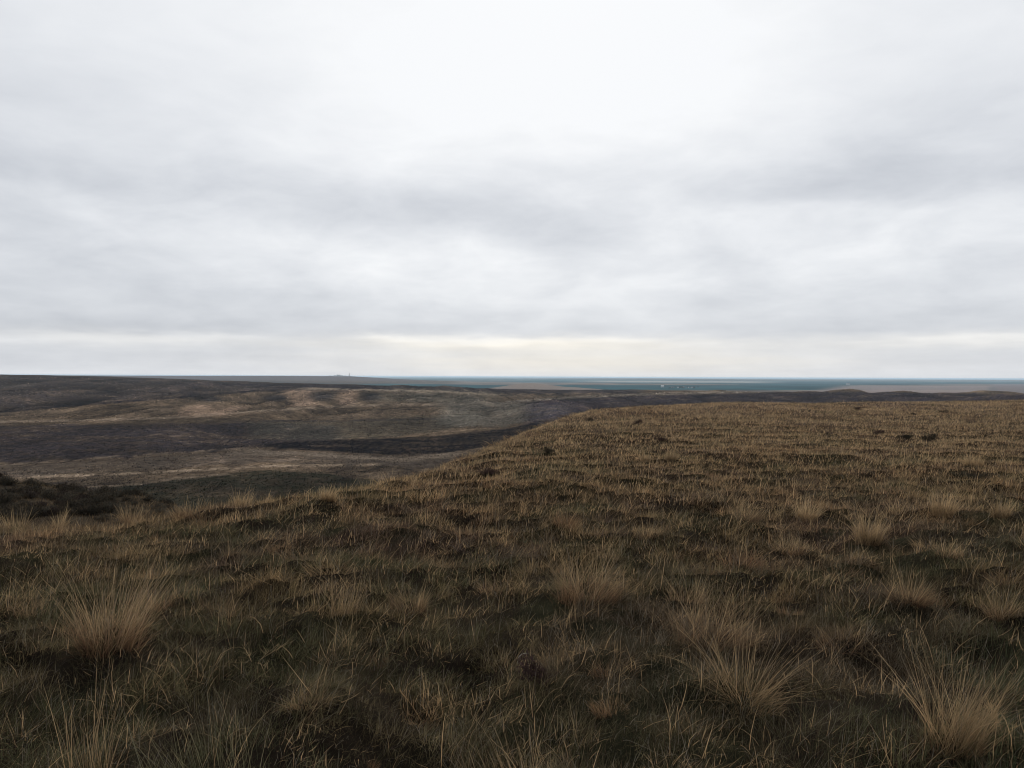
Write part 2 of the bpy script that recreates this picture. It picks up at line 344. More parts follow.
strip([(30,477),(100,475),(200,470),(256,466.5),(300,466),(378,464.5)], 1.5, (.21,.16,.115), .92)
strip([(90,487),(140,484),(180,478.5),(230,474)], 1.2, (.15,.115,.085), .75)
strip([(-60,423),(0,422),(100,420),(190,417),(256,411),(330,407),(390,404.5),(470,404.5)], 1.4, (.175,.135,.10), .9)
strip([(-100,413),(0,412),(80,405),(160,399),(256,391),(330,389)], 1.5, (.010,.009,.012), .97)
strip([(230,421),(330,421),(440,419)], 1.0, (.022,.02,.022), .8)
for x0, y0, x1, y1, w in ((298,390,305,406,14),(350,390,346,405,9),(392,390,418,402,7),(410,389,440,401,6),(205,405,190,416,16),(240,406,215,415,12)):
    t = np.clip((py_-y0)/(y1-y0), 0, 1); xc = x0+(x1-x0)*t
    m = np.exp(-np.abs((px_-xc+2.5*n3)/w)**3)*sstep(y0-1.5, y0+1.5, py_)*(1-sstep(y1-2, y1+2, py_))*far
    blend((.20,.14,.10), m*np.clip(.75+.8*n3+.5*n4, 0, 1))
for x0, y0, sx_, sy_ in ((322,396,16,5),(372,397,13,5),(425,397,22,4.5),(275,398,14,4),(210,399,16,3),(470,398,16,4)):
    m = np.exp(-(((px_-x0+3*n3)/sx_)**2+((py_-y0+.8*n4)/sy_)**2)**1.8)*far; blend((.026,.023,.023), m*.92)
band([(440,398),(500,402),(570,404)], [(440,426),(500,426),(570,416)], (.105,.096,.080), .75)
band([(380,385),(450,388),(498,391)], [(380,403),(450,402),(498,400)], (.105,.090,.068), .7)
band([(180,383),(300,385),(420,386),(512,387),(640,389)], [(180,385),(300,388),(420,389),(512,394),(640,394)], (.022,.018,.022), .9, .8)
band([(525,402),(560,399),(640,395.5),(768,392),(870,392),(1060,395)], [(525,425),(560,425),(640,415),(768,415),(870,415),(1060,415)], (.022,.019,.026), .92, .8)
strip([(505,403),(530,400.5),(560,398),(640,394.5),(768,391.4)], 1.6, (.15,.125,.10), .95)
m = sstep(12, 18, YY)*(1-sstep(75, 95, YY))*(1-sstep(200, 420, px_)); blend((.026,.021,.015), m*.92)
# runnels down the slopes, terraces along them, patchy cover
k_ = (far*(1-sstep(1500, 2500, YY)))[..., None]
gl = np.abs(fbm(XX/70+3.1, YY/240+.7, 3))-.28
trk = np.exp(-(fbm(XX/45+20, YY/30, 3)/.035)**2)*sstep(200, 260, YY)
col = col + (trk*far*sstep(-.1, .3, n2))[..., None]*np.array([.045,.033,.024])
mod = .97 + .26*n5 + .34*n6*sstep(380, 600, YY) + .30*n7 + .40*n2 + 1.1*gl*sstep(360, 600, YY)
col = col*(1-k_) + col*np.clip(mod, .35, 2.1)[..., None]*k_
wob = wob*.45
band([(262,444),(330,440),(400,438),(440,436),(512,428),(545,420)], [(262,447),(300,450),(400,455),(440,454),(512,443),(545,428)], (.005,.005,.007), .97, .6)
band([(256,449.5),(300,453),(400,458),(455,452)], [(256,452.5),(300,456),(400,461),(455,457)], (.125,.098,.074), .8, .7)
strip([(296,388.5),(390,390.3),(450,392),(498,395)], 1.2, (.20,.16,.12), .9)  # grazing sunlight on the hill crest, painted as a pale strip
# plain: large fields, with blue of the distant haze painted into their colour
pl = sstep(-40, -46, ZZ)*sstep(2000, 2600, YY)
cx_ = np.cos(.25)*XX+np.sin(.25)*YY; cy_ = -np.sin(.25)*XX+np.cos(.25)*YY
fi = np.floor(cx_/1900+.3*np.floor(cy_/900)); fj = np.floor(cy_/900)
hsh = _perm[(_perm[(fi.astype(int)) & 4095]+fj.astype(int)) & 4095]/4096.0
fc = np.where(hsh[..., None] < .62, np.array([.014,.048,.055]), np.where(hsh[..., None] < .8, np.array([.045,.075,.07]), np.array([.12,.095,.075])))
nearpl = ((YY < 9000) & (hsh < .8))
fc = np.where(nearpl[..., None], np.array([.014,.048,.055])*(1+.5*(hsh[..., None]-.4)), fc)
fc = fc*np.clip(1+.7*fbm(XX/260, YY/900, 4), .4, 1.8)[..., None]
col = col*(1-pl[..., None]) + fc*pl[..., None]
m = pl*sstep(816, 850, px_+ (py_-388)*6)*(1-sstep(985, 1000, px_))*sstep(385.2, 386.4, py_)
blend((.20,.155,.14), m*np.clip(.85+.5*np.sin(cx_/38), .5, 1))
m = pl*sstep(985, 1000, px_)*sstep(383.5, 384.5, py_); blend((.13,.105,.10), m)
m = pl*np.exp(-((py_-(hor(px_)+4.6))/.8)**2)*sstep(560,620,px_)*(1-sstep(740,800,px_)); blend((.30,.28,.25), m*.9)
# tan hill and the far rise
m = sstep(.06, .3, np.exp(-(((XX-55)/120)**2+((YY-2550)/330)**2))+.5*np.exp(-(((XX-230)/110)**2+((YY-2500)/300)**2))); blend((.18,.15,.13), m*.9)
m = sstep(-40, -25, ZZ)*sstep(4500, 5000, YY)*(1-sstep(9000,9500,YY)); blend((.095,.075,.075), m*.8)

ny, nx = XX.shape
idx = np.arange(ny*nx).reshape(ny, nx)
q = np.stack([idx[:-1,:-1], idx[:-1,1:], idx[1:,1:], idx[1:,:-1]], -1).reshape(-1)
Mg, nt, N, L = new_mat('steppe_ground')
at = N.new('ShaderNodeAttribute'); at.attribute_name = 'tint'
geo = N.new('ShaderNodeNewGeometry')
n_a = N.new('ShaderNodeTexNoise'); n_a.inputs['Scale'].default_value = 1.3; n_a.inputs['Detail'].default_value = 8; n_a.inputs['Roughness'].default_value = .7
L.new(geo.outputs['Position'], n_a.inputs['Vector'])
mr = N.new('ShaderNodeMapRange'); mr.inputs[1].default_value = .3; mr.inputs[2].default_value = .7; mr.inputs[3].default_value = .45; mr.inputs[4].default_value = 1.5
L.new(n_a.outputs['Fac'], mr.inputs[0])
n_b = N.new('ShaderNodeTexNoise'); n_b.inputs['Scale'].default_value = .33; n_b.inputs['Detail'].default_value = 6; n_b.inputs['Roughness'].default_value = .75
L.new(geo.outputs['Position'], n_b.inputs['Vector'])
mr_b = N.new('ShaderNodeMapRange'); mr_b.inputs[1].default_value = .32; mr_b.inputs[2].default_value = .68; mr_b.inputs[3].default_value = .35; mr_b.inputs[4].default_value = 1.65
L.new(n_b.outputs['Fac'], mr_b.inputs[0])
mm = N.new('ShaderNodeMath'); mm.operation = 'MULTIPLY'; L.new(mr.outputs[0], mm.inputs[0]); L.new(mr_b.outputs[0], mm.inputs[1])
vm = N.new('ShaderNodeVectorMath'); vm.operation = 'SCALE'; L.new(at.outputs['Color'], vm.inputs[0]); L.new(mm.outputs[0], vm.inputs['Scale'])
p = N.new('ShaderNodeBsdfDiffuse'); L.new(vm.outputs[0], p.inputs['Color'])
bp = N.new('ShaderNodeBump'); bp.inputs['Strength'].default_value = .5; bp.inputs['Distance'].default_value = .25
L.new(n_a.outputs['Fac'], bp.inputs['Height']); L.new(bp.outputs[0], p.inputs['Normal'])
o_ = N.new('ShaderNodeOutputMaterial'); L.new(p.outputs[0], o_.inputs['Surface'])
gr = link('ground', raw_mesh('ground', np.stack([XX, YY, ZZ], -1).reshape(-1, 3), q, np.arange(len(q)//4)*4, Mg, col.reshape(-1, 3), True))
tag(gr, 'rolling brown steppe falling into a shallow valley, flat farmland beyond', kind='structure')

# ------------------------------------------------------------------ turf
_rx = [-420,0,130,190,256,330,390,450,520,600,700,850,1024,1400]
_ry = [9.6,9.9,10.4,11.2,12.5,15,19,25,40,58,70,78,84,88]
def rim(px): return np.interp(px, _rx, _ry)
def scatter(rho, y0, y1, du=.80):
    ys = np.exp(np.linspace(math.log(y0), math.log(y1), 3000)); wd = du*ys+2.6*(1-sstep(5, 30, ys)); d = rho(ys)*wd
    cdf = np.concatenate([[0], np.cumsum((d[1:]+d[:-1])/2*np.diff(ys))]); n = int(cdf[-1]*2)
    y = np.interp(rng.uniform(0, cdf[-1], n), cdf, ys); x = rng.uniform(-1, 1, n)*(du*y+2.6*(1-sstep(5, 30, y)))
    k = y < rim(pxof(x, y))
    for q_, (a, b) in zip(SHRUBS, shrub_pos):
        if b < 8: continue
        r = max(q_[2]*b/F*.45, .1); k &= ~((np.abs(x-a) < r) & (y > b-1.2*r-.12) & (y < b+r*.6))
    return x[k], y[k]
def mixc(a, b, t): return a*(1-t[:, None]) + b*t[:, None]

def tone(x, y, n):
    """turf colour at a place: greener close by, foreground shade painted in darker, straw and brown further off"""
    a = sstep(-.25, .35, fbm(x/2.4+3, y/2.4, 3)); b = fbm(x/.8, y/.8+20, 2); c = fbm(x/6+11, y/6, 3)
    t = mixc(np.tile(OLIVE, (n, 1)), np.tile(UMBER, (n, 1)), np.clip(a+.25*sstep(4, 14, y)-.55*(1-sstep(3, 8.5, y)), 0, 1))
    t = mixc(t, np.tile(TAWNY*1.05, (n, 1)), np.clip(.25+b*.7+.50*sstep(5, 24, y)+.25*c, 0, 1)*.85*sstep(2.0, 8, y)+.06)
    t = t*(1+.30*sstep(9, 40, y))[:, None]; t = mixc(t, t.mean(1, keepdims=True)*np.array([[1.16,.97,.82]]), .5*sstep(10, 30, y))
    t = t*np.clip(.85+1.5*fbm(x/.22, y/.22, 2)*(1-.6*sstep(10, 30, y)), .35, 1.8)[:, None]
    sc = 1+sstep(10, 40, y)*2.2
    t = mixc(t, np.tile(PURP, (n, 1)), sstep(.08, .45, fbm(x/1.7+40, y/1.7, 2))*.65*(1-sstep(14, 30, y)))
    t = mixc(t, np.tile(np.array([.085,.055,.044]), (n, 1)), sstep(-.05, .35, fbm(x/2.6+40, y/8, 3))*.85*sstep(12, 26, y))
    t = mixc(t, np.tile(np.array([.34,.25,.155]), (n, 1)), sstep(.05, .5, fbm(x/2.6-12, y/5, 3))*.6*sstep(9, 24, y))
    t = mixc(t, np.tile(GREEN, (n, 1)), np.clip(sstep(.05, .45, fbm(x/1.9-31, y/1.9, 2))*.65 + .30*(1-sstep(3.5, 7.5, y)), 0, .85)*(1-.75*sstep(8, 30, y)))
    return t
def turf(y0, y1, rho, nseg, hmul):
    x, y = scatter(rho, y0, y1); n = len(x)
    hum = fbm(x/.42+5, y/.42, 2); keep = rng.uniform(0, 1, n) < np.clip(.80+.9*hum, .5+.4*sstep(7, 14, y), 1)
    x, y, hum = x[keep], y[keep], hum[keep]; n = len(x)
    z = zg(x, y)-.01
    ln = (.075+.07*rng.random(n))*np.clip(1+1.1*hum*(1-.5*sstep(7, 16, y)), .5, 1.8)*hmul*(1-.22*sstep(7, 20, y)+.12*sstep(25, 50, y))
    lone = rng.random(n) < .05-.03*sstep(10, 30, y); ln = np.where(lone, ln*1.9, ln)
    az = 0.9*perlin(x/.3, y/.3)*np.pi + rng.normal(0, 1.2, n)
    lean = np.abs(rng.normal(.55, .42, n)); cur = rng.normal(.7, .7, n)
    lit = rng.random(n) < .16; lean = np.where(lit, rng.uniform(1.0, 1.5, n), lean); cur = np.where(lit, rng.normal(.1, .4, n), cur); z = np.where(lit, z+.03*rng.random(n), z)
    w = .0018*np.maximum(1, y/5)**.78*(.6+.7*rng.random(n))
    c1 = tone(x, y, n)*(0.45+1.0*rng.random((n, 1))**1.2)
    st = rng.random(n) < np.clip(.05+.24*sstep(4, 20, y)+(.18+.12*sstep(4, 9, y))*np.clip(fbm(x/.55+70, y/.55, 2), -.2, .6), 0, 1)
    c1 = np.where(st[:, None], STRAW*(.55+.55*rng.random((n, 1)))*(1+.15*sstep(12, 40, y))[:, None], c1); w = np.where(st, w*1.6, w)
    dk = rng.random(n) < .30-.14*sstep(5, 16, y); c1 = np.where(dk[:, None], UMBER*(.25+.3*rng.random((n, 1))), c1)  # more dark blades close by, part of the painted foreground shade
    gy = rng.random(n) < .06; c1 = np.where(gy[:, None], GREY, c1)
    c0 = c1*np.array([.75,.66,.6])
    return blades(np.stack([x, y, z], 1), az, ln, lean, cur, w, c0, c1, nseg)
RHO = lambda y: np.minimum(10500, 10500*(4.0/y)**1.54)
parts = [turf(1.9, 8, RHO, 3, 1.0), turf(8, 22, RHO, 2, 1.05), turf(22, 90, RHO, 1, 1.15)]
print('turf blades', [len(p_[0]) for p_ in parts])
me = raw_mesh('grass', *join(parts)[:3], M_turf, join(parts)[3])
tag(link('grass', me), 'short matted brown and green turf covering the near hill', kind='stuff')

# ------------------------------------------------------------------ tufts
def tuft_blades(n, rad, ht, spread, wid, colb, colm, colt, wind=0.12, nseg=4, cur=(.25,.4), hj=.6):
    rr = rad*np.sqrt(rng.random(n)); a = rng.uniform(0, 2*np.pi, n)
    bx, by = rr*np.cos(a), rr*np.sin(a)
    az = a + rng.normal(0, .5, n)
    lean = np.abs(rng.normal(0, 1, n))*spread*.75 + spread*.35*(rr/rad)
    # wind pushes stems towards +x, some stems droop or are broken over
    wind = wind + rng.normal(0, .10); bx = bx*(1+.5*rng.random()) + .25*rad*np.sign(rng.normal())*rng.random(n)
    hx = np.cos(az)*lean+wind; hy = np.sin(az)*lean; az = np.arctan2(hy, hx); lean = np.hypot(hx, hy)
    ln = ht*(1-hj*rng.random(n)**.8)*(1-.18*np.clip(lean, 0, 1))
    f = rng.random((n, 1))
    # stems hang together in wisps and differ in age
    wi = np.floor(a/6.2832*9 + rr/rad*2).astype(int) % 17; wl = rng.uniform(.72, 1.08, 17); ln = ln*wl[wi]; az = az + rng.normal(0, .35, 17)[wi]; lean = lean + np.abs(rng.normal(0, .10, 17))[wi]
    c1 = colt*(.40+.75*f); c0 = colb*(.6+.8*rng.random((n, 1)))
    od = rng.random(n) < .16; c1 = np.where(od[:, None], GREY*(.5+.5*f), c1); od = rng.random(n) < .10; c1 = np.where(od[:, None], UMBER*.8, c1)
    return blades(np.stack([bx, by, -.03*np.ones(n)], 1), az, ln, lean, rng.normal(cur[0], cur[1], n) + (rng.random(n) < .16)*rng.uniform(.5, 1.5, n), wid*(.6+.8*rng.random(n)), c0, c1, nseg)
def thatch(n, rad, ht, wid, c0, c1):
    return tuft_blades(n, rad*1.25, ht, 1.0, wid, c0, c0, c1, .05, 3, (.7,.5), .6)

def make_hero(i, h, pos):
    h = list(h); h[2] *= 1.36 if h[1] > 570 else 1.12
    px, py, hp, sp, style, label = h
    x, y = pos; s = y/F
    ht = hp*s; rad = sp*s*.5
    z = float(zg(np.array([x]), np.array([y]))[0])
    root = bpy.data.objects.new('grass_tuft', None); C.objects.link(root); root.location = (x, y, z); root.empty_display_size = .1
    tag(root, label, 'grass tuft', 'large grass tufts on the hill')
    w = max(.0018, .00045*y)
    k = min(1.0, 6.0/y)**.5
    if style == 'fan':
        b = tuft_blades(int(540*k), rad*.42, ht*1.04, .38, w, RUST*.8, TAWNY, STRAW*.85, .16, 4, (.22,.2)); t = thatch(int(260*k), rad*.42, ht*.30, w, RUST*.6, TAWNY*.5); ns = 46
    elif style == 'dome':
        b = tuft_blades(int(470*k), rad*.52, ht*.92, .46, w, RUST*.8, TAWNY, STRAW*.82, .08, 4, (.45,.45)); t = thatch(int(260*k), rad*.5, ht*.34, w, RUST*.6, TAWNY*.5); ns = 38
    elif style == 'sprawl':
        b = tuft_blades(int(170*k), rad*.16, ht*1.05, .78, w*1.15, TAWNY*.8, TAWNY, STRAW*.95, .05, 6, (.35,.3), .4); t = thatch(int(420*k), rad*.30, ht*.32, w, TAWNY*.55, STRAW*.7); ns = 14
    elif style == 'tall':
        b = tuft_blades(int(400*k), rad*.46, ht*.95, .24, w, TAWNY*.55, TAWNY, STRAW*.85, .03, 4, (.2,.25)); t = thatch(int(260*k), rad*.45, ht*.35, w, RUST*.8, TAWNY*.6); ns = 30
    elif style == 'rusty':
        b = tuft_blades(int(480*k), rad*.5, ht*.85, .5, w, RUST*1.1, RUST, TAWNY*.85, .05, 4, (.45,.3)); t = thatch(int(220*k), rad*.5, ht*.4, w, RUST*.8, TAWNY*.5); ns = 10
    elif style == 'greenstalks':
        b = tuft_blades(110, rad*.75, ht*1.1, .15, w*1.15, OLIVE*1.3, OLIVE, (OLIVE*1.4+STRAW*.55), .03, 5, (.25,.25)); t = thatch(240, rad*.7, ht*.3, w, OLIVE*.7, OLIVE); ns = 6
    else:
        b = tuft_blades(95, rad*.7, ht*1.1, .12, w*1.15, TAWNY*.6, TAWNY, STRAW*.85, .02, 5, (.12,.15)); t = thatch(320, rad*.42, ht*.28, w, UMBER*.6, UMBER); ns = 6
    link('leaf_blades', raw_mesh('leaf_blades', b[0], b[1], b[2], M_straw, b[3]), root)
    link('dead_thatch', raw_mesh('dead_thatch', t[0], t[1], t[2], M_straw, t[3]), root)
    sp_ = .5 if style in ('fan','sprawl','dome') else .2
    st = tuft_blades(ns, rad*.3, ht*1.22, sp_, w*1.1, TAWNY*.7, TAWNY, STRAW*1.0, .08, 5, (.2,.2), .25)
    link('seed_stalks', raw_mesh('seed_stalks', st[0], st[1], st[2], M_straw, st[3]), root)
for i, h in enumerate(HEROES): make_hero(i, h, hero_pos[i])

# smaller tufts: the largest in view as objects, the rest one mass
RT = lambda y: np.minimum(5.8, 5.8*(10/y)**.30)
tx, ty = scatter(RT, 2.4, 80, .78)
dens = fbm(tx/3+8, ty/3, 2); k = rng.random(len(tx)) < np.clip(.55+.8*dens, .1, 1); tx, ty = tx[k], ty[k]
far_h = np.array([min(np.hypot(hx-a, hy-b) for hx, hy in hero_pos) for a, b in zip(tx, ty)])
k = far_h > np.maximum(.28, .02*ty); tx, ty = tx[k], ty[k]
ht_ = .10+.20*rng.random(len(tx))**1.5 + .03*sstep(10, 30, ty); ht_ = ht_*(.72+.28*sstep(3, 6.5, ty))
order = np.argsort(-(ht_/ty)); order_obj = order[:262]; order_rest = order[262:]
protos = []
for v in range(10):
    c = [(RUST,TAWNY*.8),(RUST*.8,STRAW*.65),(TAWNY*.5,STRAW*.55),(UMBER*.7,TAWNY*.75),(PURP*.7,UMBER*1.1)][v % 5]
    b = join([tuft_blades(200, .10, 1.0*.22, .6, .0034, c[0], c[0], c[1], .05, 3, (.45,.35)), thatch(80, .10, .10, .0034, c[0]*.8, c[1]*.6)])
    protos.append(raw_mesh('grass_tuft_small', b[0], b[1], b[2], M_straw, b[3]))
for n_, i in enumerate(order_obj):
    o = link('grass_tuft', protos[n_ % 10])
    z = float(zg(tx[i:i+1], ty[i:i+1])[0])
    o.location = (tx[i], ty[i], z); s = ht_[i]/.22
    o.scale = (s*random.uniform(.9,1.5), s*random.uniform(.9,1.5), s); o.rotation_euler = (0, 0, random.uniform(-.7,.7))
    tag(o, 'small brown grass tuft among the short turf of the near hill', 'grass tuft', 'small grass tufts scattered over the near hill')
parts = []
for i in order_rest:
    y = ty[i]; n = int(60*min(1, 14/y)**.6)
    q_ = rng.random(); c0, c1 = ((RUST,TAWNY*.85) if q_ < .22 else (TAWNY*.6,STRAW*.78) if q_ < .52 else (UMBER*.6,UMBER*.95) if q_ < .72 else (OLIVE*.7,OLIVE*1.2) if q_ < .82 else (PURP*.55,PURP*.85))
    b = list(tuft_blades(n, .13, ht_[i]*1.05, .5, max(.004, .00032*y), c0, c0, c1, .05, 2, (.4,.35)))
    b[0] = b[0]*np.array([rng.uniform(1.0,2.4+1.2*min(1, y/30)), rng.uniform(.9,1.6), rng.uniform(.8,1.15)]) + np.array([tx[i], ty[i], float(zg(tx[i:i+1], ty[i:i+1])[0])]); parts.append(b)
J = join(parts)
tag(link('dry_grass', raw_mesh('dry_grass', J[0], J[1], J[2], M_straw, J[3])), 'countless small straw tussocks further up the slope', kind='stuff')

# ------------------------------------------------------------------ dry branching weeds
def weed_mesh(ht, wd, w, c):
    parts = []
    stems = 7
    for s in range(stems):
        az = rng.uniform(0, 2*np.pi); ln = ht*rng.uniform(.7, 1.15); le = rng.uniform(.35, 1.15)*wd/ht*.6
        b = np.array([[rng.normal(0,.02), rng.normal(0,.02), -.01]])
        parts.append(blades(b, np.array([az]), np.array([ln]), np.array([le]), np.array([.25]), np.array([w*1.5]), c[None]*.7, c[None], 4))
        for k in range(9):
            t = rng.uniform(.3, .95); a2 = le+.125*t
            pb = b + np.array([[math.cos(az)*math.sin(a2)*ln*t, math.sin(az)*math.sin(a2)*ln*t, math.cos(a2)*ln*t]])
            l2 = ln*rng.uniform(.18, .42)*(1.1-t*.5)
            parts.append(blades(pb, np.array([az+rng.normal(0,1.2)]), np.array([l2]), np.array([le+rng.uniform(-.5,.7)]), np.array([-.4]), np.array([w]), c[None]*.8, c[None]*1.1, 3))
            pe = pb + np.array([[0,0,l2*.5]])
    return join(parts)
for px, py, hp, wp, c, lab in (
  (258, 660, 40, 90, STRAW*.75, 'pale branching dry weed right of the broad fan-shaped tuft'),
  (432, 712, 42, 70, TAWNY*.9, 'brown branching dry weed left of centre in the foreground'),
  (1000, 744, 36, 50, TAWNY*.8, 'dry twiggy weed beside the tall tuft in the right corner'),
  (330, 590, 16, 40, STRAW*.6, 'small pale twiggy weed behind the narrow tall-stalked tuft')):
    x, y = ground_at(px, py); s = y/F
    b = weed_mesh(hp*s, wp*s, .0028, c)
    o = link('dry_weed', raw_mesh('dry_weed', b[0], b[1], b[2], M_straw, b[3])); o.location = (x, y, float(zg(np.array([x]), np.array([y]))[0]))
    tag(o, lab, 'dry weed', 'dry weeds in the foreground')
# one pale curled stem
x, y = ground_at(519, 682)
b = blades(np.zeros((1,3)), np.array([.2]), np.array([.11]), np.array([-.3]), np.array([2.6]), np.array([.008]), np.array([[.42,.40,.35]]), np.array([[.55,.53,.48]]), 8, np.array([1.5]))
o = link('curled_stem', raw_mesh('curled_stem', b[0], b[1], b[2], M_straw, b[3])); o.location = (x, y, float(zg(np.array([x]), np.array([y]))[0])+.13)
tag(o, 'single pale curled stem over dark turf in the foreground', 'stem')

# ------------------------------------------------------------------ shrubs
def shrub_mesh(name, n, c, twig=60, flat=.8):
    # leafy twigs packed through a lumpy half-dome
    lob = rng.normal(0, .32, (7, 3)); lob[:, 2] = np.abs(lob[:, 2])*.8+.2
    k = rng.integers(0, 7, n); d = rng.normal(0, 1, (n, 3)); d /= np.linalg.norm(d, axis=1, keepdims=True)
    p = lob[k] + d*(.30*rng.random((n, 1))**.4); p[:, 2] = np.maximum(p[:, 2]*flat, .01)
    cc = c*(.6+.8*rng.random((n, 1)))
    lv_ = blades(p, rng.uniform(0, 6.28, n), .10+.12*rng.random(n), np.abs(rng.normal(.7, .5, n)), rng.normal(.3,.3,n), .035+.03*rng.random(n), cc, cc*1.15, 2)
    a = rng.uniform(0, 6.28, twig)
    tw = blades(np.zeros((twig, 3)), a, .55+.45*rng.random(twig), rng.uniform(.1, 1.0, twig), rng.normal(.1,.2,twig), np.full(twig, .025), np.tile(DARK*1.5, (twig,1)), np.tile(UMBER, (twig,1)), 3)
    J = join([lv_, tw]); return raw_mesh(name, J[0], J[1], J[2], M_shrub, J[3])
SB = [shrub_mesh('bush', 520, np.array(c_), 70, .8) for c_ in ((.028,.025,.019),(.038,.033,.025),(.055,.048,.037),(.034,.026,.022))]
SH = [shrub_mesh('shrub', 520, np.array([.022,.020,.015])), shrub_mesh('shrub', 520, np.array([.030,.026,.019])), shrub_mesh('shrub', 520, np.array([.042,.027,.024])), shrub_mesh('shrub', 420, np.array([.055,.050,.036]))]
for (px, py, wp, hp, v, lab), (x, y) in zip(SHRUBS, shrub_pos):
    s = y/F
    o = link('low_shrub', SH[v]); o.location = (x, y, float(zg(np.array([x]), np.array([y]))[0]))
    o.scale = (wp*s/1.35, wp*s/1.35, (hp*s+.0)/.95); o.rotation_euler = (0,0,random.uniform(0,6))
    tag(o, lab, 'shrub', 'dark shrubs on the near hill')
# bushes of the left slope
nb = 0; tries = 0; placed = []
while nb < 275 and tries < 12000:
    tries += 1
    px = random.uniform(-130, 185); y = math.exp(random.uniform(math.log(20), math.log(58))); x = (px-512)/F*y
    if any((x-a)**2+(y-b)**2 < c for a, b, c in placed): continue
    z = float(zg(np.array([x]), np.array([y]))[0]); py = hor(px)+F*(EYE-z)/y
    if py > 522: continue
    if px > 90 and random.random() < (px-90)/160: continue
    sz = random.uniform(.5, 1.15)*(1-.35*max(0, px)/185)
    placed.append((x, y, (sz*.42)**2)); nb += 1
    o = link('bush', SB[random.choice((0,0,1,1,2,3))]); o.location = (x, y, z-.05)
    o.scale = (sz*1.05, sz*1.05, sz*random.uniform(.6,.85)); o.rotation_euler = (0,0,random.uniform(0,6.28))
    tag(o, 'dark scrubby bush on the slope below the left brow', 'bush', 'dark bushes on the slope below the left brow')
# dry grass between those bushes and on the flank below the brow
n = 60000
y = np.exp(rng.uniform(math.log(10), math.log(70), n)); x = rng.uniform(-.85, -.05, n)*y
k = y > rim(pxof(x, y))*.95; x, y = x[k], y[k]; n = len(x)
c1 = mixc(np.tile(UMBER*.8, (n,1)), np.tile(TAWNY*.8, (n,1)), np.clip(.4+fbm(x/5, y/5, 3), 0, 1))*(.6+.7*rng.random((n,1)))
b = blades(np.stack([x, y, zg(x, y)-.02], 1), rng.uniform(0,6.28,n), .12+.2*rng.random(n), np.abs(rng.normal(.4,.3,n)), rng.normal(.4,.3,n), .0005*y, c1*.6, c1, 1)
tag(link('slope_grass', raw_mesh('slope_grass', b[0], b[1], b[2], M_turf, b[3])), 'sparse dry grass between the bushes below the brow', kind='stuff')

# scrub speckling the far valley sides
n = 230000
y = np.exp(rng.uniform(math.log(190), math.log(1250), n)); px = rng.uniform(-80, 940, n); x = (px-512)/F*y
cl = fbm(x/60, y/90, 3); k = rng.random(n) < np.clip(.6+.9*cl, .15, 1); x, y = x[k], y[k]; n = len(x)
gi = np.clip(np.searchsorted(Yr, y), 0, ny-1); gj = np.clip(np.searchsorted(U1, x/(y+10)), 0, nx-1)
gc = col[gi, gj]
sz = (.16+.34*rng.random(n)**2.2)*(1+1.1*sstep(280, 900, y))
oct_ = np.array([[1,0,0],[0.2,1,0],[-1,.1,.05],[-.1,-1,0],[.1,0,1.0]]); fs = np.array([[0,1,4],[1,2,4],[2,3,4],[3,0,4]])
rot = rng.uniform(0, 6.28, n); ca, sa = np.cos(rot), np.sin(rot)
V = oct_[None]*sz[:, None, None]*(.7+.6*rng.random((n,5,1)))
co = np.stack([V[..., 0]*ca[:, None]-V[..., 1]*sa[:, None]+x[:, None], V[..., 0]*sa[:, None]+V[..., 1]*ca[:, None]+y[:, None], V[..., 2]*.95+zg(x, y)[:, None]-.08], -1).reshape(-1, 3)
lo = (np.arange(n)[:, None]*5+fs.ravel()[None]).ravel()
q_ = rng.random((n, 1))
cc = np.clip(gc, .006, .3)*np.where(q_ < .35, .5+.4*rng.random((n,1)), np.where(q_ < .8, 1.2+.8*rng.random((n,1)), 2.0+1.1*rng.random((n,1))))
tag(link('valley_scrub', raw_mesh('valley_scrub', co, lo, np.arange(n*4)*3, M_shrub, np.repeat(cc, 5, 0))), 'low scrub speckling the far valley slopes', kind='stuff')

